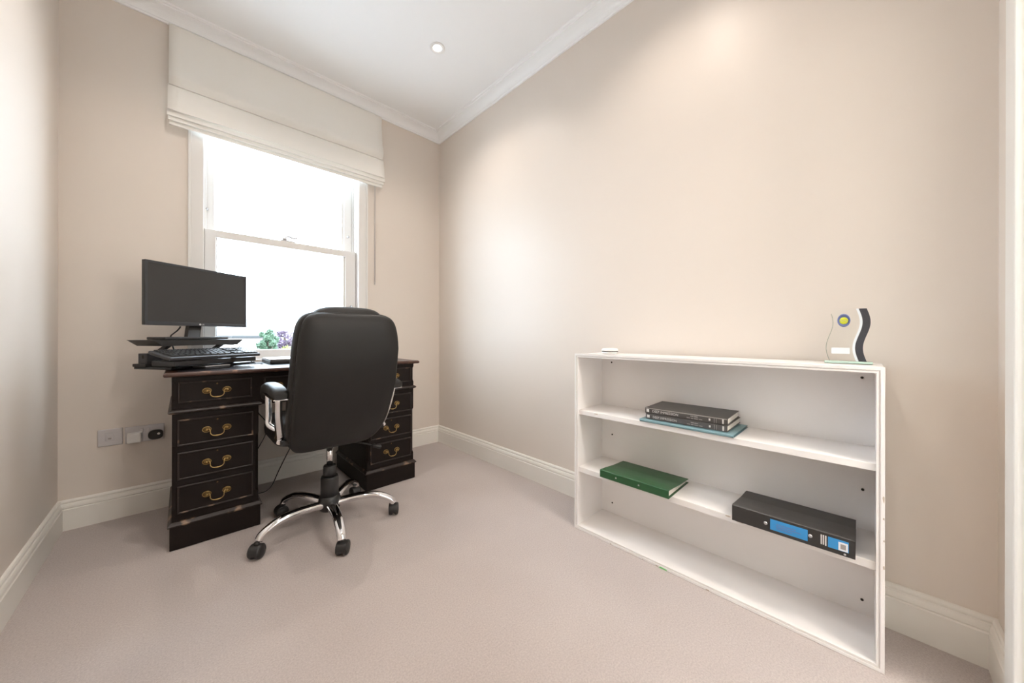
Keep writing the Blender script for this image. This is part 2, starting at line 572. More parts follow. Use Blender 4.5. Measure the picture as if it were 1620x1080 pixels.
lower = sash('lower_sash', YD + 0.038, YD + 0.078, 0.1485, 0.895, 0.858, 1.547, AL + 0.005, AR - 0.005, 0.8005, 1.592)
upper = sash('upper_sash', YD + 0.092, YD + 0.134, 0.1450, 0.900, 1.590, 2.36, AL + 0.005, AR - 0.005, 1.545, 2.41)
bm = bm_new()                                        # fitch fastener on the meeting rail
add_box(bm, 0.482, 0.566, YD + 0.042, YD + 0.072, 1.592, 1.600, 0.002)
add_lathe(bm, [(0.015, 0), (0.015, 0.014), (0.010, 0.020)], 14, Matrix.Translation((0.506, YD + 0.056, 1.600)))
add_tube(bm, smooth_path([(0.500, YD + 0.056, 1.618), (0.530, YD + 0.050, 1.628), (0.556, YD + 0.044, 1.620), (0.580, YD + 0.038, 1.626)], 4), 0.006, 8)
obj('sash_catch', bm, 'steel', lower)
for x, z in ((AL + 0.0165, 1.722), (AR - 0.0165 - 0.028, 1.716)):   # sash stops
    b = bm_new()
    add_lathe(b, [(0.009, 0), (0.009, 0.004), (0.005, 0.006), (0.005, 0.014), (0.003, 0.016)], 14,
              Matrix.Translation((x, YD + 0.0915, z)) @ Matrix.Rotation(PI / 2, 4, 'X'))
    obj('sash_stop', b, 'steel', upper)
b = bm_new()
add_tube(b, smooth_path([(0.932, YD + 0.038, 1.140), (0.932, YD + 0.012, 1.148), (0.932, YD + 0.008, 1.160), (0.932, YD + 0.012, 1.172), (0.932, YD + 0.038, 1.180)], 4), 0.005, 8)
add_lathe(b, [(0.016, 0), (0.014, 0.004)], 14, Matrix.Translation((0.932, YD + 0.039, 1.16)) @ Matrix.Rotation(PI / 2, 4, 'X'))
obj('sash_lift', b, 'steel', lower)

# ------------------------------------------------------------------ outdoors
gr = struct('ground', box(-60, 70, YD + 0.6, 120, -3.2, -3.0), 'lawn')


def house(name, label, x0, x1, y0, y1, eave, ridge, chim=None):
    t = thing(name, label, 'house', ((x0 + x1) / 2, y0, -3.0))
    cx, cy = (x0 + x1) / 2, y0
    hw, dp = (x1 - x0) / 2, y1 - y0
    obj('house_wall', box(-hw, hw, 0, dp, 0, eave + 3.0), 'brick', t)
    b = bm_new()
    add_prism(b, [(-0.3, eave + 3.0), (dp + 0.3, eave + 3.0), (dp / 2, ridge + 3.0)], 'x', -hw - 0.2, hw + 0.2)
    obj('roof', b, 'roof', t)
    b = bm_new()
    add_tube(b, [(-hw - 0.2, -0.36, eave + 2.98), (hw + 0.2, -0.36, eave + 2.98)], 0.07, 8)
    obj('gutter', b, 'gutter', t)
    for k in range(3):
        wx = -hw + (k + 0.5) * 2 * hw / 3
        w = obj('house_window', box(wx - 0.5, wx + 0.5, -0.03, 0.05, eave + 1.2, eave + 2.5, 0.01), 'sash', t)
        obj('house_pane', box(wx - 0.43, wx + 0.43, -0.04, -0.028, eave + 1.27, eave + 2.43), 'gutter', w)
    if chim:
        b = bm_new()
        add_box(b, chim - cx - 0.35, chim - cx + 0.35, dp / 2 - 0.3, dp / 2 + 0.3, eave + 3.0, ridge + 4.1)
        add_box(b, chim - cx - 0.42, chim - cx + 0.42, dp / 2 - 0.37, dp / 2 + 0.37, ridge + 4.1, ridge + 4.22)
        for dx in (-0.18, 0.18):
            add_lathe(b, [(0.11, 0), (0.09, 0.4)], 10, Matrix.Translation((chim - cx + dx, dp / 2, ridge + 4.22)))
        obj('chimney', b, 'chimney', t)
    return t


house('pale_house', 'pale rendered house with dark gutter seen through the lower sash beside the trees', -4.5, 2.25, 17.0, 23.0, 0.92, 1.7)
house('far_house', 'far pale house with brick chimney rising behind the trees outside', 3.2, 9.5, 29.0, 36.0, 0.6, 1.7, 6.3)


def tree(name, label, cat, x, y, z0, z1, rx, mat_leaf, n, leaf, stem_top):
    t = thing(name, label, cat, (x, y, -3.0))
    rnd = random.Random(int(x * 100 + y * 10))
    b = bm_new()
    cz, rz = (z0 + z1) / 2 + 3.0, (z1 - z0) / 2
    clumps = []
    for k in range(26):
        while True:
            p = Vector((rnd.uniform(-1, 1), rnd.uniform(-1, 1), rnd.uniform(-1, 1)))
            if p.length <= 1:
                break
        clumps.append((Vector((p.x * rx * .8, p.y * rx * .8, cz + p.z * rz * .8)), rx * rnd.uniform(.22, .38)))
    for k in range(n):
        c, r = clumps[k % len(clumps)]
        d = Vector((rnd.gauss(0, 1), rnd.gauss(0, 1), rnd.gauss(0, 1))).normalized() * r * rnd.uniform(.6, 1)
        a = Vector((rnd.gauss(0, 1), rnd.gauss(0, 1), rnd.gauss(0, 1))).normalized()
        w = a.orthogonal().normalized()
        p = c + d
        s = leaf * rnd.uniform(.6, 1.3)
        b.faces.new([b.verts.new(p - a * s), b.verts.new(p + w * s * .45), b.verts.new(p + a * s), b.verts.new(p - w * s * .45)])
    f = obj('foliage', b, mat_leaf, t, keep=True)
    f['kind'] = 'stuff'
    b = bm_new()
    add_tube(b, [(0, 0, 0), (0.04, 0.03, cz * .4), (0, 0, cz * .75), (0.02, 0, cz + rz * .4)], 0.1, 8, radii=[0.11, 0.09, 0.07, 0.03])
    for k in range(5):
        c = clumps[k][0]
        add_tube(b, [(0, 0, cz * .7), (c.x * .5, c.y * .5, (cz * .75 + c.z) / 2), tuple(c)], 0.03, 6, radii=[0.05, 0.035, 0.015])
    obj('trunk', b, 'bark', t)
    return t


tree('garden_tree', 'round dark green leafy tree outside the window, left of the purple one', 'tree', 1.575, 10.6, 0.45, 1.16, 0.24, 'leaf_green', 3600, 0.04, 0)
tree('garden_tree', 'purple-leaved tree outside the window beside the black chair back', 'tree', 2.02, 11.2, 0.35, 1.15, 0.42, 'leaf_purple', 2600, 0.04, 0)
tree('garden_bush', 'low yellow-green bush outside in front of the purple tree', 'bush', 1.675, 9.4, -0.3, 0.90, 0.34, 'leaf_yellow', 4600, 0.045, 0)

# ================================================================== DOWNLIGHTS
def downlight(x, y, label):
    t = thing('ceiling_downlight', label, 'downlight', (x, y, ZC), 0, 'recessed downlights in the ceiling')
    b = bm_new()
    seg = 28
    prof = [(0.024, -0.0015), (0.032, -0.006), (0.043, -0.006), (0.047, -0.003), (0.047, 0.0)]
    rings = [[Vector((r * math.cos(2 * PI * k / seg), r * math.sin(2 * PI * k / seg), z)) for k in range(seg)] for r, z in prof]
    loft(b, rings, cap=False, smooth=True)
    obj('trim_ring', b, 'white_plastic', t)
    b = bm_new()
    add_lathe(b, [(0.0245, -0.0012), (0.023, -0.0030), (0.012, -0.0040)], 24)
    obj('lamp_lens', b, 'lamp_glow', t)
    ld = bpy.data.lights.new('downlight_beam', 'SPOT')
    ld.energy = LAMP_WATTS
    ld.color = LAMP_COLOR
    ld.spot_size = math.radians(138)
    ld.spot_blend = 1.0
    ld.shadow_soft_size = 0.022
    lo = bpy.data.objects.new('downlight_beam', ld)
    COL.objects.link(lo)
    lo.parent = t
    lo.location = (0, 0, -0.03)
    return t


downlight(1.154, 1.893, 'lit recessed downlight in the white ceiling near the window corner')
downlight(0.096, 1.893, 'recessed downlight in the ceiling above the left end of the desk')
downlight(1.154, 0.592, 'recessed downlight in the ceiling above the white bookcase')
downlight(0.096, 0.592, 'recessed downlight in the ceiling near the left wall and door')

hl = thing('hall_fill_lamp', 'added round opal glass fill lamp in the unseen hall beyond the open door', 'ceiling lamp', (1.05, -1.05, HZ))  # out of view, added to brighten the room through the doorway
b = bm_new()
add_lathe(b, [(0.09, -0.022), (0.11, -0.018), (0.11, 0.0)], 28)
obj('fill_lamp_base', b, 'white_plastic', hl)
b = bm_new()
add_lathe(b, [(0.02, -0.132), (0.08, -0.122), (0.125, -0.095), (0.14, -0.065), (0.13, -0.035), (0.10, -0.0225)], 32)
obj('fill_lamp_globe', b, 'lamp_glow', hl)
ld = bpy.data.lights.new('hall_fill_light', 'POINT')
ld.energy = HALL_FILL_WATTS
ld.color = LAMP_COLOR
ld.shadow_soft_size = 0.14
lo = bpy.data.objects.new('hall_fill_light', ld)
COL.objects.link(lo)
lo.parent = hl
lo.location = (0, 0, -0.30)

# ================================================================== ROMAN BLIND
bl = thing('roman_blind', 'cream fabric roman blind drawn half up above the sash window', 'blind', (0.545, YD, 2.115))
X0, X1 = -0.600, 0.594


def sheet(prof, x0, x1, th=0.0025, wob=0.0):
    """fabric sheet: profile (out from wall, z) in blind space, given thickness"""
    b = bm_new()
    nx = 26
    rings = []
    for i in range(nx + 1):
        x = x0 + (x1 - x0) * i / nx
        u = i / nx
        front, back = [], []
        for k, (d, z) in enumerate(prof):
            dd = d + wob * math.sin(u * 7.0 + z * 9.0)
            front.append(Vector((x, -dd - th, z)))
            back.append(Vector((x, -dd + th, z)))
        rings.append(front + back[::-1])
    loft(b, rings, smooth=False)
    return b


def sm(pts, n=6):
    return [(p.x, p.y) for p in smooth_path([(a, b, 0) for a, b in pts], n)]


obj('headrail', box(X0 + 0.01, X1 - 0.01, -0.030, -0.001, 0.520, 0.566, 0.003), 'sash', bl)
o = obj('upper_panel', sheet(sm([(0.034, 0.560), (0.036, 0.48), (0.048, 0.36), (0.068, 0.275), (0.066, 0.245), (0.050, 0.217)]), X0, X1, wob=0.001), 'blind', bl, smooth=True)
o = obj('lower_panel', sheet(sm([(0.040, 0.224), (0.056, 0.200), (0.068, 0.140), (0.076, 0.085), (0.079, 0.066)]), X0 - 0.004, X1 + 0.006, wob=0.001), 'blind', bl, smooth=True)
for k, (d, z0, z1) in enumerate(((0.066, 0.040, 0.082), (0.055, 0.020, 0.064), (0.043, 0.000, 0.046))):
    obj('pleat', sheet([(d - 0.002, z1), (d, z0 + 0.004), (d - 0.001, z0)], X0 - 0.006 + 0.004 * k, X1 + 0.012 - 0.006 * k, 0.0035), 'blind', bl)
b = bm_new()
for dx in (-0.0035, 0.0035):
    add_tube(b, [(0.553 + dx, -0.012, 0.50), (0.553 + dx, -0.012, 0.0), (0.553 + dx, -0.012, -0.745)], 0.0013, 6)
add_tube(b, smooth_path([(0.5495, -0.012, -0.744), (0.550, -0.012, -0.757), (0.553, -0.012, -0.761), (0.556, -0.012, -0.757), (0.5565, -0.012, -0.744)], 4), 0.0018, 6)
obj('control_cord', b, 'steel', bl)

# ================================================================== WALL SOCKETS
pl = thing('network_outlet', 'grey square data outlet plate on the wall left of the double socket', 'wall outlet', (-0.2674, YD, 0.4235))
obj('faceplate', box(-0.043, 0.043, -0.008, -0.0005, -0.043, 0.043, 0.003), 'grey_plate', pl)
obj('port_frame', box(-0.016, 0.013, -0.0095, -0.007, -0.017, 0.015, 0.001), 'steel', pl)
obj('port', box(-0.011, 0.008, -0.0105, -0.009, -0.012, 0.010, 0.001), 'grey_plate', pl)
obj('port_shutter', box(-0.007, 0.004, -0.0112, -0.0102, -0.009, -0.001, 0.0005), 'letter_dim', pl)
obj('label_strip', box(-0.018, 0.012, -0.0086, -0.0075, 0.020, 0.029, 0.0005), 'steel', pl)
so = thing('wall_socket', 'grey double wall socket with two plugs in it beside the desk', 'wall socket', (-0.1440, YD, 0.4215))
obj('faceplate', box(-0.073, 0.073, -0.009, -0.0005, -0.043, 0.043, 0.003), 'grey_plate', so)
for x in (-0.0125, 0.0125):
    obj('switch', box(x - 0.0055, x + 0.0055, -0.014, -0.0085, 0.008, 0.030, 0.0015), 'steel', so)
pg = thing('power_plug', 'white plug adapter in the left half of the double socket', 'plug', (-0.1815, YD - 0.0098, 0.408))
obj('plug_body', box(-0.026, 0.026, -0.034, 0.0, -0.025, 0.025, 0.007, 3), 'white_plastic', pg)
obj('plug_flange', box(-0.028, 0.028, -0.006, 0.0002, -0.027, 0.027, 0.002), 'white_plastic', pg)
pg = thing('power_plug', 'black plug with a pale dot in the right half of the double socket', 'plug', (-0.1035, YD - 0.0098, 0.410))
b = bm_new()
lp = super_loop(0.029, 0.025, 2.6, 28)
loft(b, [[(x * s, y, z * s) for x, z in lp] for s, y in ((1.0, 0.0), (1.0, -0.016), (0.95, -0.022), (0.82, -0.026))], smooth=True)
obj('plug_body', b, 'plastic', pg)
b = bm_new()
add_lathe(b, [(0.006, 0), (0.0055, 0.0015), (0.003, 0.002)], 14, Matrix.Translation((0.012, -0.026, 0.006)) @ Matrix.Rotation(PI / 2, 4, 'X'))
obj('plug_badge', b, 'white_plastic', pg)

# ================================================================== PEDESTAL DESK
DF = 2.130                                           # plane of the plinth fronts
desk = thing('pedestal_desk', 'dark mahogany twin pedestal desk with leather top and brass drawer handles', 'desk', (0.5465, DF, 0))
ox = 0.5465


def dx(x):
    return x - ox


def canted(x0, x1, y0, y1, levels):
    """carcass with canted front corners; levels: (z, cant)"""
    rings = []
    for z, c in levels:
        rings.append([Vector((x0 + c, y0, z)), Vector((x1 - c, y0, z)), Vector((x1, y0 + c, z)), Vector((x1, y1, z)), Vector((x0, y1, z)), Vector((x0, y0 + c, z))])
    b = bm_new()
    loft(b, rings)
    return b


DEEP = 0.555
for x0, x1 in ((-0.0393, 0.286), (0.8110, 1.1322)):
    a, c = dx(x0), dx(x1)
    obj('pedestal', canted(a + 0.007, c - 0.007, 0.010, DEEP - 0.01, [(0.10, .001), (0.170, .001), (0.182, .012), (0.455, .012), (0.470, .001), (0.606, .001)]), 'wood', desk)
    pln = obj('plinth', box(a, c, 0.0, DEEP, 0.002, 0.104, 0.002), 'wood', desk)
    b = bm_new()
    prof = [(0.0, 0.102), (-0.006, 0.104), (-0.007, 0.110), (-0.002, 0.115), (0.003, 0.122), (0.008, 0.124)]
    loft(b, [[Vector((a + d, d, z)), Vector((c - d, d, z)), Vector((c - d, DEEP - d, z)), Vector((a + d, DEEP - d, z))] for d, z in prof])
    obj('plinth_moulding', b, 'wood_worn', pln)
# frieze (drawer section) over both pedestals
fa, fc = dx(-0.0393), dx(1.1322)
obj('frieze', canted(fa + 0.006, fc - 0.006, 0.010, DEEP - 0.01, [(0.604, .001), (0.645, .001), (0.657, .012), (0.735, .012), (0.747, .001), (0.766, .001)]), 'wood', desk)
b = bm_new()
for a, c in ((dx(-0.0393), dx(0.286)), (dx(0.8110), dx(1.1322))):
    prof = [(0.006, 0.600), (-0.003, 0.604), (-0.006, 0.610), (-0.003, 0.615), (0.003, 0.619), (0.007, 0.620)]
    loft(b, [[Vector((a + d, d, z)), Vector((c - d, d, z)), Vector((c - d, DEEP - d, z)), Vector((a + d, DEEP - d, z))] for d, z in prof])
    ml = obj('waist_moulding', b, 'wood_worn', desk)
    b = bm_new()
b.free()
# top: wooden border round a leather inlay
ta, tc_, ty0, ty1 = dx(-0.0600), dx(1.1560), -0.016, 0.570
b = bm_new()
prof = [(0.010, 0.766), (0.003, 0.768), (0.0, 0.774), (0.002, 0.781), (0.007, 0.785)]
loft(b, [[Vector((ta + d, ty0 + d, z)), Vector((tc_ - d, ty0 + d, z)), Vector((tc_ - d, ty1 - d, z)), Vector((ta + d, ty1 - d, z))] for d, z in prof])
top = obj('desk_top', b, 'wood_top', desk)
obj('leather_inlay', box(ta + 0.045, tc_ - 0.045, ty0 + 0.040, ty1 - 0.045, 0.7845, 0.7856), 'inlay', top)

# drawers with bead edges and swan-neck brass handles
plate_me = bail_me = grip_me = post_me = None


def make_handle_meshes():
    b = bm_new()
    seg = 22
    lp = [(0.0165 * math.cos(2 * PI * k / seg), 0.0135 * math.sin(2 * PI * k / seg)) for k in range(seg)]
    loft(b, [[(x * s, y, z * s) for x, z in lp] for s, y in ((1.0, 0.0), (0.97, -0.0018), (0.5, -0.0022), (0.1, -0.0022))], smooth=True)
    o1 = b
    b = bm_new()
    loft(b, [[(x * s_, y, z * s_) for x, z in lp] for s_, y in ((1.02, -0.001), (1.0, -0.0034), (0.90, -0.0036), (0.86, -0.0018))], smooth=True, cap=False, loop=True)
    o0 = b
    b = bm_new()
    lp2 = super_loop(0.0055, 0.0055, 2, 12)
    loft(b, [[(x * s, y, z * s) for x, z in lp2] for s, y in ((0.8, 0.0), (0.7, -0.006), (1.0, -0.010), (0.9, -0.014), (0.4, -0.016))], smooth=True)
    o2 = b
    b = bm_new()
    pts = smooth_path([(-0.036, -0.011, 0.003), (-0.028, -0.013, 0.005), (-0.0245, -0.016, -0.006), (-0.024, -0.018, -0.015), (-0.016, -0.020, -0.024),
                       (0, -0.021, -0.027), (0.016, -0.020, -0.024), (0.024, -0.018, -0.015), (0.0245, -0.016, -0.006), (0.028, -0.013, 0.005), (0.036, -0.011, 0.003)], 4)
    rad = [0.0018 + 0.0016 * max(0, 1 - abs(p.x) / 0.014) for p in pts]
    add_tube(b, pts, 0.002, 8, radii=rad)
    res = []
    for n, bb, m in (('handle_plate', o1, 'brass_dark'), ('handle_post', o2, 'brass'), ('handle_bail', b, 'brass'), ('handle_ring', o0, 'brass')):
        finish(bb)
        me = bpy.data.meshes.new(n)
        bb.to_mesh(me)
        bb.free()
        me.materials.append(M[m])
        res.append(me)
    return res


H_PLATE, H_POST, H_BAIL, H_RING = make_handle_meshes()


def drawer(x0, x1, z0, z1, handles):
    a, c = dx(x0), dx(x1)
    b = bm_new()
    add_box(b, a, c, 0.004, 0.030, z0, z1, 0.002)
    d = obj('drawer', b, 'wood', desk)
    w = 0.0065
    b = bm_new()
    rings = []
    for off, y in ((0.0, 0.006), (0.0, 0.0012), (0.002, -0.0008), (w - 0.002, -0.0008), (w, 0.0012), (w, 0.006)):
        rings.append([Vector((a + off, y, z0 + off)), Vector((c - off, y, z0 + off)), Vector((c - off, y, z1 - off)), Vector((a + off, y, z1 - off))])
    loft(b, rings, cap=False, loop=True)
    obj('bead_moulding', b, 'wood_worn', d)
    zc = (z0 + z1) / 2
    for hx in handles:
        h = dx(hx)
        for s in (-1, 1):
            obj('handle_plate', H_PLATE, None, d, (h + s * 0.036, 0.004, zc))
            obj('handle_ring', H_RING, None, d, (h + s * 0.036, 0.004, zc))
            obj('handle_post', H_POST, None, d, (h + s * 0.036, 0.002, zc))
        obj('handle_bail', H_BAIL, None, d, (h, 0.002, zc - 0.002))
    b = bm_new()
    add_lathe(b, [(0.0035, 0), (0.0030, 0.001)], 10, Matrix.Translation(((a + c) / 2, 0.0042, z1 - 0.016)) @ Matrix.Rotation(PI / 2, 4, 'X'))
    obj('keyhole', b, 'brass_dark', d)
    return d


for x0, x1, hx in ((-0.0145, 0.2570, 0.1195), (0.8350, 1.1050, 0.970)):
    drawer(x0 + 0.002, x1 - 0.005, 0.648, 0.741, [hx])
    drawer(x0, x1, 0.457, 0.574, [hx])
    drawer(x0, x1, 0.307, 0.427, [hx])
    drawer(x0, x1, 0.157, 0.278, [hx])
drawer(0.300, 0.797, 0.648, 0.741, [0.402, 0.695])

# ================================================================== OFFICE CHAIR
CX, CY = 0.537, 1.887
ch = thing('office_chair', 'black leather swivel office chair seen from behind with chrome five-star base', 'office chair', (CX, CY, 0))
# five chrome legs with casters
leg_bm = bm_new()
pth = smooth_path([(0.020, 0, 0.112), (0.08, 0, 0.122), (0.15, 0, 0.128), (0.215, 0, 0.124), (0.262, 0, 0.106), (0.291, 0, 0.088), (0.303, 0, 0.069)], 5)
rad = [0.0235 - 0.0055 * min(1, p.x / 0.29) for p in pth]
add_tube(leg_bm, pth, 0.016, 14, radii=rad, flat=(0.85, 1.1))
finish(leg_bm)
LEG = bpy.data.meshes.new('leg'); leg_bm.to_mesh(LEG); leg_bm.free(); LEG.materials.append(M['chrome'])
for p in LEG.polygons:
    p.use_smooth = True
# caster: hooded twin wheel
b = bm_new()
hood = [(0.030 * math.cos(t), 0.030 * math.sin(t)) for t in [math.radians(q) for q in range(-20, 201, 11)]]
t_ = bmesh.new()
add_prism(t_, [(x, z + 0.031) for x, z in hood], 'y', -0.024, 0.024)
bmesh.ops.bevel(t_, geom=[e for e in t_.edges if abs(e.verts[0].co.y - e.verts[1].co.y) < 1e-6], offset=0.007, segments=3, profile=0.5, affect='EDGES')
merge(b, t_)
add_lathe(b, [(0.011, 0.054), (0.011, 0.066), (0.008, 0.070)], 12)
HOOD = bpy.data.meshes.new('caster_hood'); finish(b); b.to_mesh(HOOD); b.free(); HOOD.materials.append(M['plastic'])
b = bm_new()
for s in (-1, 1):
    prof = [(0.018, 0.0), (0.0265, 0.0015), (0.0290, 0.005), (0.0290, 0.013), (0.026, 0.0185), (0.012, 0.0205), (0.004, 0.0212)]
    add_lathe(b, prof, 22, Matrix.Translation((0, s * 0.0045, 0.0292)) @ Matrix.Rotation(-s * PI / 2, 4, 'X'))
WHEEL = bpy.data.meshes.new('caster_wheels'); finish(b); b.to_mesh(WHEEL); b.free(); WHEEL.materials.append(M['plastic'])
swivel = [0.6, 0.9, 0.35, 2.3, 1.2]
for k in range(5):
    ang = math.radians(47.0 + 72 * k)
    lg = obj('leg', LEG, None, ch, (0, 0, 0), (0, 0, ang))
    rz = swivel[k] + 0.3
    off = Matrix.Rotation(rz, 4, 'Z') @ Vector((0.012, 0, 0))
    obj('caster_hood', HOOD, None, lg, (0.303 + off.x, off.y, 0.0), (0, 0, rz))
    obj('caster_wheels', WHEEL, None, lg, (0.303 + off.x, off.y, 0.0), (0, 0, rz))
b = bm_new()
add_lathe(b, [(0.030, 0.080), (0.044, 0.085), (0.050, 0.100), (0.050, 0.138), (0.046, 0.152), (0.036, 0.158)], 28)
obj('hub', b, 'plastic', ch)
b = bm_new()
add_lathe(b, [(0.0410, 0.150), (0.0400, 0.240), (0.0370, 0.250)], 28)
add_lathe(b, [(0.0300, 0.246), (0.0290, 0.298), (0.0260, 0.304)], 28)
obj('column_cover', b, 'plastic', ch)
b = bm_new()
add_lathe(b, [(0.0145, 0.300), (0.0145, 0.405)], 20)
obj('gas_column', b, 'chrome', ch)
b = bm_new()
add_box(b, -0.055, 0.055, -0.045, 0.10, 0.402, 0.432, 0.008)
add_box(b, -0.11, 0.11, -0.02, 0.14, 0.425, 0.445, 0.004)
obj('tilt_mechanism', b, 'plastic', ch)
b = bm_new()
add_tube(b, smooth_path([(0.06, 0.0, 0.408), (0.13, -0.03, 0.395), (0.195, -0.066, 0.372)], 4), 0.005, 8)
lv = obj('tilt_lever', b, 'plastic', ch)
b = bm_new()
add_tube(b, [(0.185, -0.060, 0.375), (0.195, -0.066, 0.372), (0.222, -0.080, 0.363), (0.228, -0.083, 0.361)], 0.01, 12, radii=[0.006, 0.0105, 0.0105, 0.006])
obj('lever_grip', b, 'plastic', lv)
# seat cushion
b = bm_new()
lp = super_loop(0.240, 0.212, 5.0, 48)
rings = []
for s, z in ((0.80, 0.446), (0.95, 0.450), (0.99, 0.465), (1.0, 0.490), (0.995, 0.520), (0.97, 0.543), (0.90, 0.556), (0.70, 0.562), (0.40, 0.560), (0.1, 0.558)):
    rings.append([Vector((x * s, y * s + 0.118, z - 0.010 * max(0, y / 0.212) ** 2)) for x, y in lp])
loft(b, rings, smooth=True)
obj('seat', b, 'leather', ch)


# backrest
REAR = [(0.36, 1.850), (0.42, 1.785), (0.545, 1.673), (0.74, 1.578), (0.863, 1.546), (1.0, 1.540), (1.06, 1.548), (1.12, 1.56)]


def lean(z):
    """rear surface of the curved backrest, from its side profile (height, world y)"""
    for i in range(1, len(REAR) - 2):
        if z <= REAR[i + 1][0] or i == len(REAR) - 3:
            break
    (z0, y0), (z1, y1), (z2, y2), (z3, y3) = REAR[i - 1:i + 3]
    m1, m2 = (y2 - y0) / (z2 - z0), (y3 - y1) / (z3 - z1)
    h = z2 - z1
    t = max(-0.5, min(1.5, (z - z1) / h))
    y = (2 * t ** 3 - 3 * t * t + 1) * y1 + (t ** 3 - 2 * t * t + t) * h * m1 + (-2 * t ** 3 + 3 * t * t) * y2 + (t ** 3 - t * t) * h * m2
    return y - CY + 0.040


def half_w(z):
    t = min(1, max(0, (z - 0.41) / 0.64))
    return 0.196 + 0.018 * math.sin(t * PI)


def back_surface(z0, z1, w_add, rings_def, n=7.5, seg=72):
    zc, hh = (z0 + z1) / 2, (z1 - z0) / 2
    b = bm_new()
    lp = super_loop(1.0, hh, n, seg)
    rings = []
    for s, y in rings_def:
        ring = []
        for x, z in lp:
            zz = zc + z * s
            zr = zc + z
            ring.append(Vector((x * s * (half_w(zr) + w_add), lean(zz) + y, zz)))
        rings.append(ring)
    loft(b, rings, smooth=True)
    return b


obj('back_shell', back_surface(0.408, 1.046, 0.0, [(0.02, -0.040), (0.4, -0.040), (0.75, -0.039), (0.93, -0.036), (0.975, -0.030), (1.0, -0.018), (1.0, -0.004), (0.96, 0.008), (0.3, 0.010)]), 'leather', ch)
obj('back_cushion', back_surface(0.420, 1.052, 0.009, [(0.3, 0.004), (0.93, -0.004), (0.985, 0.002), (1.0, 0.018), (1.0, 0.050), (0.985, 0.070), (0.94, 0.086), (0.80, 0.098), (0.45, 0.102), (0.05, 0.102)]), 'leather', ch)
b = bm_new()
lp = super_loop(0.150, 0.088, 3.6, 40)
rings = []
for s, y in ((0.55, -0.018), (0.90, -0.012), (0.985, 0.006), (1.0, 0.035), (0.985, 0.065), (0.90, 0.088), (0.6, 0.104), (0.1, 0.108)):
    rings.append([Vector((x * s, lean(0.99 + z * s) + 0.012 + y, 0.990 + z * s)) for x, z in lp])
loft(b, rings, smooth=True)
obj('headrest', b, 'leather', ch)

# arms: padded rest on a chrome loop
for s in (-1, 1):
    xo = s * 0.247
    b = bm_new()
    rings = []
    spine = [(-0.232, 0.703, 0.022, 0.012), (-0.226, 0.707, 0.028, 0.019), (-0.16, 0.715, 0.031, 0.022), (-0.08, 0.719, 0.032, 0.023), (0.00, 0.716, 0.032, 0.024),
             (0.040, 0.705, 0.032, 0.027), (0.066, 0.690, 0.030, 0.028), (0.080, 0.674, 0.026, 0.024), (0.084, 0.662, 0.018, 0.015)]
    for y, z, hw, hz in spine:
        rings.append([Vector((xo + x, y, z + zz)) for x, zz in super_loop(hw, hz, 3.0, 20)])
    loft(b, rings, smooth=True)
    ar = obj('armrest', b, 'leather', ch)
    b = bm_new()
    add_box(b, xo - 0.026, xo + 0.026, -0.228, 0.010, 0.686, 0.692, 0.002)
    obj('arm_plate', b, 'chrome', ar)
    b = bm_new()
    xi = s * 0.228
    front = smooth_path([(xo, 0.052, 0.690), (xo, 0.050, 0.62), (xo, 0.047, 0.570), (xo, 0.032, 0.540), (xi - s * 0.005, -0.010, 0.517), (xi, -0.060, 0.496), (xi, -0.105, 0.486)], 5)
    add_tube(b, front, 0.011, 12, flat=(1.0, 1.25))
    obj('arm_front_post', b, 'chrome', ar)
    b = bm_new()
    rear = smooth_path([(xi, -0.085, 0.484), (xi, -0.108, 0.512), (xo - s * 0.006, -0.150, 0.60), (xo, -0.182, 0.690)], 5)
    add_tube(b, rear, 0.010, 10, flat=(0.6, 1.3))
    obj('arm_rear_post', b, 'chrome', ar)
    b = bm_new()
    add_box(b, min(s * 0.17, xi), max(s * 0.17, xi), -0.115, -0.03, 0.470, 0.492, 0.004)
    obj('arm_bracket', b, 'plastic', ar)

# ================================================================== WHITE BOOKCASE
A = Vector((1.4135, 1.0305, 0))
BROT = math.radians(-89.10)
EX = Vector((math.cos(BROT), math.sin(BROT), 0))
EY = Vector((-math.sin(BROT), math.cos(BROT), 0))


def bc(s, d, z=0.0):
    p = A + EX * s + EY * d
    return (p.x, p.y, z)


BW, BH, BD = 1.0505, 0.864, 0.237
bk = thing('bookcase', 'low white painted bookcase with two shelves and chipped edges against the wall', 'bookcase', bc(0, 0, 0), BROT)
for x0, x1 in ((0.0, 0.017), (BW - 0.017, BW)):
    obj('side_panel', box(x0, x1, 0.0075, BD - 0.006, 0.002, BH - 0.002, 0.001), 'case', bk)
obj('top_panel', box(0.0165, BW - 0.0165, 0.0075, BD - 0.006, BH - 0.019, BH - 0.0015, 0.001), 'case', bk)
obj('bottom_panel', box(0.0165, BW - 0.0165, 0.0075, BD - 0.006, 0.002, 0.0185, 0.001), 'case', bk)
bp_ = obj('back_panel', box(0.002, BW - 0.002, BD - 0.0065, BD, 0.004, BH - 0.003), 'case', bk)
sh1 = obj('shelf', box(0.0165, BW - 0.0165, 0.012, BD - 0.006, 0.5635, 0.5860, 0.0015), 'case', bk)
sh2 = obj('shelf', box(0.0165, BW - 0.0165, 0.012, BD - 0.006, 0.2790, 0.3040, 0.0015), 'case', bk)
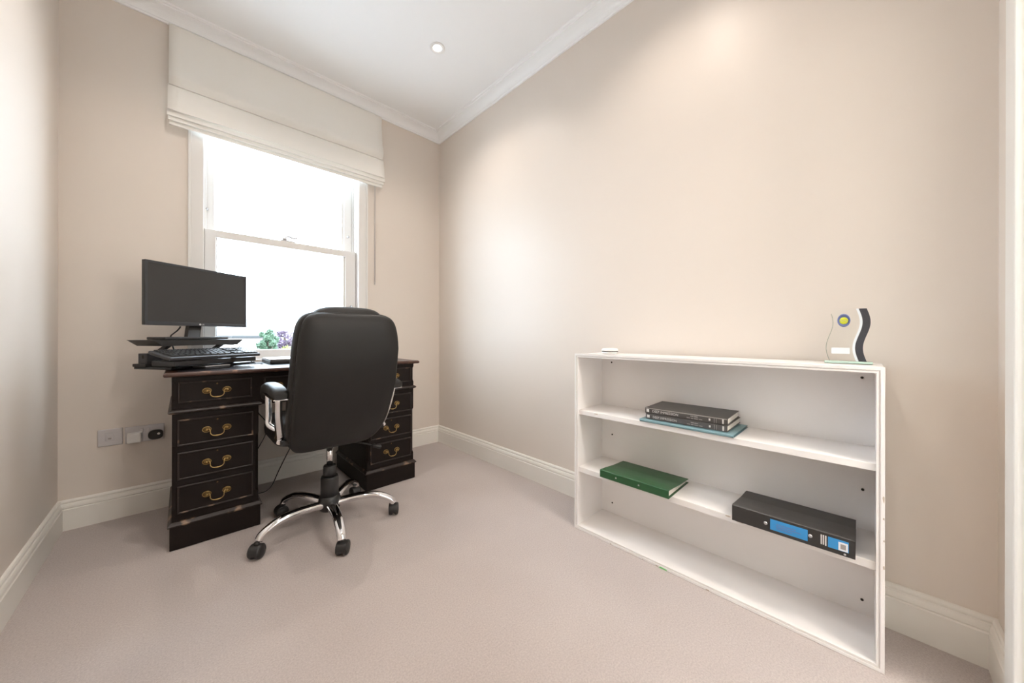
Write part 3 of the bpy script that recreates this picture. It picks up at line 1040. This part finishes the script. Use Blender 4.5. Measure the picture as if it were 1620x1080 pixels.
# stepped face moulding round the front
b = bm_new()
rings = []
for off, y in ((0.0, 0.010), (0.0, 0.0), (0.0085, 0.0), (0.0092, 0.0045), (0.0118, 0.0045), (0.0122, 0.0015), (0.0170, 0.0015), (0.0178, 0.010)):
    rings.append([Vector((off, y, 0.001 + off)), Vector((BW - off, y, 0.001 + off)), Vector((BW - off, y, BH - off)), Vector((off, y, BH - off))])
loft(b, rings, cap=False, loop=True)
obj('face_moulding', b, 'case', bk)
for s, z in ((0.073, 0.8125), (1.004, 0.8125), (0.077, 0.4320), (1.006, 0.4360), (0.078, 0.0720), (1.005, 0.0650)):
    b = bm_new()
    add_lathe(b, [(0.0042, 0), (0.0042, 0.0012), (0.0025, 0.0014)], 10, Matrix.Translation((s, BD - 0.0065, z)) @ Matrix.Rotation(PI / 2, 4, 'X'))
    obj('screw_hole', b, 'dark_hole', bp_)
# chipped paint patches on the edges
rnd = random.Random(3)
chips = [(1.0478, -0.0007, 0.492, 0.005, 0.024), (1.0480, -0.0007, 0.437, 0.004, 0.008), (1.0487, -0.0007, 0.375, 0.004, 0.008), (1.0485, -0.0007, 0.30, 0.004, 0.012),
         (0.41, -0.0007, 0.0035, 0.012, 0.005), (0.60, -0.0007, 0.003, 0.016, 0.005), (0.20, -0.0007, 0.003, 0.010, 0.004), (0.35, -0.0007, 0.0030, 0.006, 0.004)]
for s, y, z, w, h in chips:
    b = bm_new()
    n = 9
    pts = []
    for k in range(n):
        a = 2 * PI * k / n
        r = rnd.uniform(.55, 1.0)
        pts.append((max(0.0005, min(BW - 0.0005, s + math.cos(a) * w * r * .5)), max(0.0015, z + math.sin(a) * h * r * .5)))
    loft(b, [[Vector((x, 0.0, zz)) for x, zz in pts], [Vector((x, -0.0006, zz)) for x, zz in pts]])
    obj('paint_chip', b, 'case_chip', bk)
for sh, spots in ((sh1, ((0.115, 0.5795, 0.026, 0.005),)), (sh2, ((0.663, 0.298, 0.022, 0.006), (0.70, 0.290, 0.03, 0.004)))):
    for s, z, w, h in spots:
        b = bm_new()
        pts = [(s + math.cos(2 * PI * k / 9) * w * .5 * rnd.uniform(.6, 1), z + math.sin(2 * PI * k / 9) * h * .5 * rnd.uniform(.6, 1)) for k in range(9)]
        loft(b, [[Vector((x, 0.0125, zz)) for x, zz in pts], [Vector((x, 0.0114, zz)) for x, zz in pts]])
        obj('paint_chip', b, 'case_chip', sh)
b = bm_new()
add_prism(b, [(0.418, 0.0015), (0.452, 0.0015), (0.449, 0.006), (0.425, 0.0075)], 'y', -0.0009, -0.0001)
obj('tape_scrap', b, 'green_tape', bk)


# ---------------------------------------------------------------- things on the bookcase
def spine_text(parent, body, size, x, z, y, m='lettering', sx=1.0):
    t = text_bm(body, size, sx)
    b = bm_new()
    merge(b, t, Matrix.Translation((x, y, z)) @ Matrix.Rotation(PI / 2, 4, 'X'))
    return obj('lettering', b, m, parent, keep=True)


# teal folder
tf = thing('card_folder', 'teal card folder lying under the two dark books', 'folder', bc(0.333, 0.003, 0.5866), BROT - 0.005)
b = bm_new()
prof = [(0.0, 0.000), (-0.003, 0.003), (-0.003, 0.008), (0.0, 0.0112), (0.21, 0.0085), (0.21, 0.0073), (0.004, 0.0097), (0.001, 0.007), (0.001, 0.004), (0.004, 0.0014), (0.215, 0.0014), (0.215, 0.0)]
add_prism(b, [(y + 0.003, z) for y, z in prof], 'x', 0.0, 0.349)
obj('cover', b, 'teal', tf)
obj('sheets', box(0.004, 0.342, 0.010, 0.205, 0.0018, 0.0074), 'teal_dark', tf)


def book(name, label, s, d, z, rot, L, W, H, cover, spine_m, light):
    t = thing(name, label, 'book', bc(s, d, z), BROT + rot, 'dark books on the upper shelf')
    c = bm_new()
    add_box(c, 0, L, 0, W, 0, 0.0016, 0.0005)
    add_box(c, 0, L, 0, W, H - 0.0016, H, 0.0005)
    obj('cover', c, cover, t)
    sp = obj('spine', box(0, L, -0.0012, 0.0030, 0.0001, H - 0.0001, 0.0010), spine_m, t)
    obj('page_block', box(0.003, L - 0.003, 0.0035, W - 0.004, 0.0018, H - 0.0018), 'page', t)
    y = -0.0016
    zt = H * 0.28
    spine_text(sp, 'DEEP IMPRESSION', H * 0.60, 0.030, zt, y, 'lettering', 0.92)
    obj('publisher_mark', box(0.006, 0.017, y, -0.0010, H * .25, H * .75, 0.0004), 'lettering', sp)
    for x0, x1, z0, z1 in ((0.180, 0.191, .56, .70), (0.193, 0.206, .54, .68), (0.166, 0.178, .24, .36), (0.181, 0.190, .23, .35), (0.193, 0.207, .22, .34), (0.210, 0.222, .22, .33)):
        obj('print_line', box(x0, x1, y, -0.0010, H * z0, H * z1), 'letter_dim', sp)
    obj('volume_mark', box(0.244, 0.250, y, -0.0010, H * .32, H * .68, 0.0004), 'lettering', sp)
    for x in (0.262, 0.269):
        obj('spine_rule', box(x, x + 0.0014, y, -0.0010, H * .08, H * .92), 'letter_dim', sp)
    obj('spine_mark', box(0.289, 0.2945, y, -0.0010, H * .12, H * .88, 0.0004), 'lettering', sp)
    if light:
        obj('top_highlight', box(0.002, L - 0.002, y, -0.0008, H - 0.0042, H - 0.0006), 'letter_dim', sp)  # pale strip paints the highlight along the spine's top edge
    return t


book('book', 'lower of two dark grey hardback books stacked on the teal folder', 0.3525, 0.022, 0.5990, 0.010, 0.305, 0.200, 0.0222, 'book', 'book_spine', False)
book('book', 'upper dark hardback book with charcoal cover on top of the shelf stack', 0.3500, 0.022, 0.6222, 0.035, 0.307, 0.195, 0.0238, 'book', 'book', True)

# green ring binder
gb = thing('ring_binder', 'dark green ring binder lying flat on the lower shelf', 'binder', bc(0.157, -0.023, 0.3046), BROT)
GL = 0.309
b = bm_new()
prof = [(0, 0), (0, 0.031), (0.004, 0.0335), (0.05, 0.0300), (0.12, 0.0225), (0.220, 0.0175), (0.220, 0.0155), (0.12, 0.0205), (0.05, 0.0278), (0.004, 0.0310), (0.0025, 0.029), (0.0025, 0.0022), (0.220, 0.0022), (0.220, 0)]
add_prism(b, prof, 'x', 0, GL)
obj('cover', b, 'green', gb)
b = bm_new()
add_prism(b, [(0.010, 0.0035), (0.016, 0.026), (0.05, 0.0255), (0.12, 0.019), (0.205, 0.0145), (0.208, 0.0035)], 'x', 0.010, GL - 0.007)
obj('sheets', b, 'page', gb)
for s in (0.080, 0.185):
    b = bm_new()
    add_lathe(b, [(0.0036, 0), (0.0034, 0.0012), (0.0018, 0.0022)], 12, Matrix.Translation((s, 0.0002, 0.0165)) @ Matrix.Rotation(PI / 2, 4, 'X'))
    obj('rivet', b, 'steel', gb)

# black lever arch file
bf = thing('lever_arch_file', 'thick black lever arch file with blue spine label on the lower shelf', 'file', bc(0.683, -0.020, 0.3046), BROT + 0.006)
FL_, FH = 0.309, 0.0545
b = bm_new()
prof = [(0, 0), (0, FH - 0.003), (0.004, FH), (0.06, FH - 0.007), (0.13, FH - 0.015), (0.218, FH - 0.020), (0.218, FH - 0.023), (0.13, FH - 0.018), (0.06, FH - 0.010), (0.004, FH - 0.0035), (0.003, FH - 0.006), (0.003, 0.003), (0.218, 0.003), (0.218, 0)]
add_prism(b, prof, 'x', 0, FL_)
cv = obj('cover', b, 'file_black', bf)
b = bm_new()
add_prism(b, [(0.012, 0.004), (0.014, FH - 0.012), (0.06, FH - 0.014), (0.13, FH - 0.022), (0.20, FH - 0.026), (0.205, 0.004)], 'x', 0.012, FL_ - 0.012)
obj('sheets', b, 'file_black', bf)
obj('spine_label', box(0.109, 0.2035, -0.0010, 0.0002, 0.0100, 0.0445, 0.0003), 'label_blue', bf)
for k, (w, z) in enumerate(((0.050, 0.031), (0.062, 0.0245), (0.040, 0.018))):
    obj('print_line', box(0.125, 0.125 + w, -0.0013, -0.0009, z, z + 0.0022), 'medal_blue', bf)
for s, z in ((0.0965, 0.0250), (0.2095, 0.0285)):
    b = bm_new()
    add_lathe(b, [(0.0055, 0), (0.0052, 0.0016), (0.0030, 0.0032)], 14, Matrix.Translation((s, 0.0002, z)) @ Matrix.Rotation(PI / 2, 4, 'X'))
    obj('rivet', b, 'steel', bf)
for k in range(3):
    obj('print_bar', box(0.2335 + k * 0.0050, 0.2335 + k * 0.0050 + 0.0032, -0.0008, 0.0002, 0.0150 - (k == 2) * 0.001, 0.0440, 0.0002), 'lettering', bf)
lb = obj('product_label', box(0.2500, 0.2950, -0.0010, 0.0002, 0.0130, 0.0440, 0.0003), 'label_blue', bf)
obj('white_panel', box(0.2730, 0.2935, -0.0014, -0.0009, 0.0140, 0.0385, 0.0002), 'label_white', lb)
obj('grey_square', box(0.2775, 0.2890, -0.0017, -0.0013, 0.0190, 0.0335, 0.0002), 'letter_dim', lb)
b = bm_new()
add_lathe(b, [(0.003, 0), (0.0028, 0.001), (0.0015, 0.002)], 10, Matrix.Translation((0.287, 0.0002, 0.0055)) @ Matrix.Rotation(PI / 2, 4, 'X'))
obj('corner_stud', b, 'steel', bf)

# white puck
pk = thing('alarm_puck', 'small white round puck with a dark seam on top of the bookcase', 'sensor', bc(0.128, 0.115, BH + 0.0003), BROT)
b = bm_new()
add_lathe(b, [(0.036, 0), (0.039, 0.0015), (0.039, 0.0095)], 32)
obj('puck_base', b, 'white_plastic', pk)
b = bm_new()
add_lathe(b, [(0.0392, 0.0090), (0.0392, 0.0135)], 32)
obj('seam', b, 'dark_hole', pk)
b = bm_new()
add_lathe(b, [(0.039, 0.0133), (0.040, 0.016), (0.0385, 0.022), (0.033, 0.0265), (0.015, 0.0275)], 32)
obj('puck_cover', b, 'white_plastic', pk)

# glass trophy with a tennis ball
tr = thing('glass_trophy', 'wavy glass tennis trophy with black edge standing on the bookcase', 'trophy', bc(0.972, 0.145, BH + 0.0003), BROT)
obj('trophy_base', box(-0.056, 0.056, -0.026, 0.026, 0.0, 0.007, 0.001), 'mint_base', tr)


def wave(z, amp=0.0085):
    return amp * math.sin((z - 0.007) / 0.168 * 2 * PI + PI) * 1.0


ZB, ZT = 0.0072, 0.176
zs = [ZB + (ZT - ZB) * k / 24 for k in range(25)]


def wave_strip(xl, xr, y0, y1, zl=zs, round_top=0.0):
    b = bm_new()
    rings = []
    for z in zl:
        t = max(0.0, (z - (ZT - round_top)) / round_top) if round_top else 0.0
        inset = round_top * (1 - math.sqrt(max(0, 1 - t * t)))
        a, c = xl(z) + inset, xr(z)
        rings.append([Vector((a, y0, z)), Vector((c, y0, z)), Vector((c, y1, z)), Vector((a, y1, z))])
    loft(b, rings)
    return b


w0 = lambda z: wave(z)
gl = obj('glass_body', wave_strip(lambda z: -0.044 + w0(z), lambda z: 0.0245 + w0(z), -0.005, 0.005, round_top=0.012), 'clear_glass', tr)
obj('white_wave', wave_strip(lambda z: 0.0185 + w0(z), lambda z: 0.0245 + w0(z), -0.0056, -0.0051), 'trophy_white', tr)
obj('dark_wave', wave_strip(lambda z: 0.0247 + w0(z), lambda z: 0.0425 + w0(z), -0.006, 0.006, zl=[z + 0.0 for z in zs]), 'trophy_dark', tr)
obj('glass_edge', wave_strip(lambda z: -0.0455 + w0(z), lambda z: -0.0442 + w0(z), -0.005, 0.005, zl=zs[:-2]), 'mint_glass', tr)
obj('name_plate', box(-0.040, 0.004, -0.0062, -0.0051, 0.030, 0.050, 0.0003), 'trophy_white', tr)
b = bm_new()
add_lathe(b, [(0.0150, 0), (0.0150, 0.0025), (0.0125, 0.004), (0.0120, 0.0025), (0.004, 0.0025)], 26, Matrix.Translation((-0.010, -0.0051, 0.139)) @ Matrix.Diagonal((1.04, 1, 1.42, 1)) @ Matrix.Rotation(PI / 2, 4, 'X'))
md = obj('medallion', b, 'medal_blue', tr)
b = bm_new()
t_ = bmesh.new()
bmesh.ops.create_uvsphere(t_, u_segments=20, v_segments=12, radius=0.0105)
merge(b, t_, Matrix.Translation((-0.010, -0.0075, 0.138)) @ Matrix.Diagonal((1, 0.35, 1.10, 1)))
obj('tennis_ball', b, 'tennis', md, smooth=True)
b = bm_new()
add_tube(b, smooth_path([(-0.0190, -0.0098, 0.141), (-0.014, -0.0112, 0.137), (-0.007, -0.0112, 0.139), (-0.001, -0.0098, 0.134)], 4), 0.0004, 6)
obj('ball_seam', b, 'lettering', md)

# ================================================================== ON THE DESK
RF = Vector((-0.004, 2.246, 0))
RROT = math.radians(35.0)
E1 = Vector((math.cos(RROT), math.sin(RROT), 0))
E2 = Vector((-math.sin(RROT), math.cos(RROT), 0))


def rl(x, y, z):
    p = RF + E1 * x + E2 * y
    return (p.x, p.y, z)


ZD = 0.7860
rs = thing('desk_riser', 'black sit-stand desk riser on the left end of the desk under the monitor', 'desk riser', rl(0, 0, ZD), RROT)
obj('base_plate', box(-0.005, 0.420, 0.050, 0.280, 0.0004, 0.012, 0.002), 'plastic', rs)
obj('foot_rail', box(-0.010, 0.40, 0.200, 0.282, 0.012, 0.026, 0.002), 'plastic', rs)
obj('lift_beam', box(0.004, 0.385, 0.212, 0.268, 0.0258, 0.076, 0.002), 'plastic_mid', rs)
obj('beam_slot', box(0.0030, 0.0045, 0.234, 0.243, 0.052, 0.068), 'dark_hole', rs)
for x in (0.045, 0.300):
    b = bm_new()
    add_prism(b, [(0.215, 0.074), (0.245, 0.074), (0.175, 0.114), (0.145, 0.114)], 'x', x, x + 0.020)
    obj('platform_arm', b, 'plastic', rs)
b = bm_new()
add_prism(b, [(-0.036, 0.142), (0.402, 0.142), (0.366, 0.113), (0.004, 0.113)], 'y', 0.112, 0.276)
obj('monitor_platform', b, 'plastic', rs)
b = bm_new()
add_prism(b, [(0.080, 0.012), (0.205, 0.012), (0.205, 0.030), (0.090, 0.044), (0.084, 0.044), (0.084, 0.030)], 'x', 0.02, 0.05)
add_prism(b, [(0.080, 0.012), (0.205, 0.012), (0.205, 0.030), (0.090, 0.044), (0.084, 0.044), (0.084, 0.030)], 'x', 0.29, 0.32)
obj('tray_bracket', b, 'plastic', rs)
b = bm_new()
add_box(b, -0.060, 0.335, -0.052, 0.085, 0.024, 0.047, 0.003)
tray = obj('keyboard_tray', b, 'plastic', rs)

# monitor
mo = thing('monitor', 'black flat computer monitor switched off on the desk riser', 'monitor', rl(0.231, 0.194, ZD + 0.1424), RROT)
MW, MZ0, MZ1 = 0.253, 0.072, 0.3835
ml = Matrix.Translation((0, 0, 0))
cs = obj('casing', box(-MW, MW, -0.008, 0.012, MZ0, MZ1, 0.003), 'plastic', mo)
b = bm_new()
loft(b, [[Vector((-MW * s, y, MZ0 + (1 - s) * 0.12)), Vector((MW * s, y, MZ0 + (1 - s) * 0.12)), Vector((MW * s, y, MZ1 - (1 - s) * 0.12)), Vector((-MW * s, y, MZ1 - (1 - s) * 0.12))] for s, y in ((0.97, 0.011), (0.85, 0.024), (0.55, 0.032))])
obj('rear_shell', b, 'plastic', mo)
b = bm_new()
rings = []
for off, y in ((0.0, -0.0078), (0.001, -0.0115), (0.0105, -0.0115), (0.012, -0.0078)):
    rings.append([Vector((-MW + off, y, MZ0 + off * (1.6 if off > .005 else 1))), Vector((MW - off, y, MZ0 + off * (1.6 if off > .005 else 1))), Vector((MW - off, y, MZ1 - off)), Vector((-MW + off, y, MZ1 - off))])
loft(b, rings, cap=False, loop=True)
bz = obj('bezel', b, 'plastic_mid', mo)
obj('screen', box(-MW + 0.0115, MW - 0.0115, -0.0090, -0.0076, MZ0 + 0.018, MZ1 - 0.0115), 'screen', mo)
b = bm_new()
add_lathe(b, [(0.0050, 0), (0.0046, 0.0004)], 18, Matrix.Translation((-0.012, -0.0116, MZ0 + 0.009)) @ Matrix.Rotation(PI / 2, 4, 'X'))
obj('logo_disc', b, 'lettering', bz)
spine_text(bz, 'LG', 0.0105, -0.005, MZ0 + 0.0055, -0.0120, 'lettering', 1.1)
b = bm_new()
loft(b, [[Vector((x + sx, y + sy, z)) for sx, sy in ((-0.030, -0.012), (0.030, -0.012), (0.030, 0.012), (-0.030, 0.012))] for x, y, z in ((-0.052, -0.012, 0.008), (-0.030, 0.012, 0.05), (-0.008, 0.032, 0.10), (0.0, 0.034, 0.16))])
obj('neck', b, 'plastic', mo)
obj('stand_foot', box(-0.195, 0.115, -0.045, 0.075, 0.0006, 0.014, 0.004), 'plastic_mid', mo)

# keyboard
kb = thing('keyboard', 'black computer keyboard lying tilted on the riser tray', 'keyboard', rl(-0.088, -0.0615, ZD + 0.0478), RROT)
KT = math.atan2(0.031, 0.125)
KM = Matrix.Translation((0, 0, 0.0)) @ Matrix.Rotation(KT, 4, 'X')
b = bm_new()
add_box(b, 0.0, 0.440, 0.0, 0.130, 0.001, 0.0175, 0.005, mtx=KM)
obj('keyboard_body', b, 'plastic_mid', kb)
b = bm_new()
for x in (0.05, 0.36):
    add_box(b, x, x + 0.03, 0.104, 0.110, 0.0004, 0.028, 0.001)
obj('keyboard_feet', b, 'plastic', kb)
kme = {}
rows = [(0.106, 15, 0.013, 0.275, 1.0), (0.0835, 15, 0.0155, 0.275, 1), (0.066, 14, 0.0155, 0.275, 1), (0.0485, 13, 0.0155, 0.275, 1), (0.031, 12, 0.0155, 0.275, 1), (0.0135, 8, 0.0155, 0.275, 1)]


def keycap(w, h):
    k = (round(w, 4), round(h, 4))
    if k not in kme:
        b = bm_new()
        t = bmesh.new()
        loft(t, [[Vector((-w / 2 * s, -h / 2 * s, z)), Vector((w / 2 * s, -h / 2 * s, z)), Vector((w / 2 * s, h / 2 * s, z)), Vector((-w / 2 * s, h / 2 * s, z))] for s, z in ((1.0, 0), (0.8, 0.006))])
        merge(b, t)
        finish(b)
        me = bpy.data.meshes.new('key')
        b.to_mesh(me)
        b.free()
        me.materials.append(M['key'])
        kme[k] = me
    return kme[k]


for y, n, h, wtot, _ in rows:
    w = wtot / n
    for i in range(n):
        obj('key', keycap(w * 0.92, h), None, kb, tuple(KM @ Vector((0.012 + (i + .5) * w, y + h / 2, 0.0176))), (KT, 0, 0))
    for gx, gn in ((0.300, 3), (0.362, 4)):
        if gn == 3 and y in (0.0485,):
            continue
        for i in range(gn):
            obj('key', keycap(0.0165, h), None, kb, tuple(KM @ Vector((gx + (i + .5) * 0.0178, y + h / 2, 0.0176))), (KT, 0, 0))

# small drive and laptop
dr = thing('portable_drive', 'small grey portable drive lying on the desk in front of the keyboard', 'hard drive', (0.082, 2.2315, ZD), math.radians(32))
obj('drive_body', box(0.0, 0.115, 0.0, 0.085, 0.0004, 0.0125, 0.002), 'plastic_mid', dr)
obj('drive_lid', box(-0.0008, 0.1158, -0.0008, 0.0858, 0.0120, 0.0160, 0.0015), 'silver', dr)
lp_ = thing('laptop', 'closed silver laptop on the desk between the keyboard and the chair', 'laptop', (0.365, 2.385, ZD), math.radians(2))
obj('laptop_base', box(0.0, 0.335, 0.0, 0.235, 0.0010, 0.021, 0.004), 'plastic', lp_)
obj('laptop_lid', box(0.001, 0.334, 0.001, 0.234, 0.0215, 0.0295, 0.003), 'silver', lp_)
b = bm_new()
for x in (0.03, 0.29):
    for y in (0.03, 0.20):
        add_box(b, x, x + 0.015, y, y + 0.01, 0.0002, 0.0015)
obj('rubber_feet', b, 'cable', lp_)


# ---------------------------------------------------------------- cables
def cable(label, pts, r=0.0022, m='cable', name='cable'):
    b = bm_new()
    add_tube(b, smooth_path(pts, 8), r, 7)
    o = obj(name, b, m)
    return tag(o, label, 'cable')


cable('black cable hanging down from the underside of the monitor to the riser',
      [rl(0.140, 0.204, ZD + 0.2115), rl(0.138, 0.206, ZD + 0.203), rl(0.133, 0.216, ZD + 0.188), rl(0.136, 0.240, ZD + 0.176), rl(0.150, 0.282, ZD + 0.160), rl(0.158, 0.290, ZD + 0.130), rl(0.18, 0.293, ZD + 0.06), rl(0.20, 0.293, ZD + 0.004)], 0.0034)
cable('black cable arching from the right end of the monitor platform to the desk',
      [rl(0.374, 0.200, ZD + 0.113), rl(0.415, 0.180, ZD + 0.105), rl(0.442, 0.150, ZD + 0.075), rl(0.438, 0.105, ZD + 0.030), rl(0.432, 0.060, ZD + 0.0035), rl(0.405, 0.030, ZD + 0.0030), rl(0.37, 0.035, ZD + 0.0028)])
cable('thin cable looping across the desk from under the keyboard towards the laptop',
      [rl(0.345, 0.010, ZD + 0.030), rl(0.360, 0.002, ZD + 0.014), rl(0.375, 0.004, ZD + 0.0032), rl(0.395, -0.010, ZD + 0.003), rl(0.385, -0.045, ZD + 0.003), rl(0.355, -0.065, ZD + 0.003)])
cable('black cable dangling in the kneehole beside the left pedestal',
      [(0.330, 2.712, 0.640), (0.318, 2.705, 0.56), (0.345, 2.700, 0.47), (0.388, 2.698, 0.40), (0.392, 2.698, 0.33), (0.352, 2.699, 0.24), (0.312, 2.700, 0.17), (0.298, 2.702, 0.152)], 0.0028)
cable('black cable trailing from the wall to the carpet under the desk',
      [(0.62, 2.700, 0.420), (0.57, 2.690, 0.300), (0.49, 2.640, 0.170), (0.44, 2.600, 0.090), (0.405, 2.570, 0.030), (0.370, 2.555, 0.0045), (0.32, 2.55, 0.0040), (0.296, 2.548, 0.0040)], 0.0030)
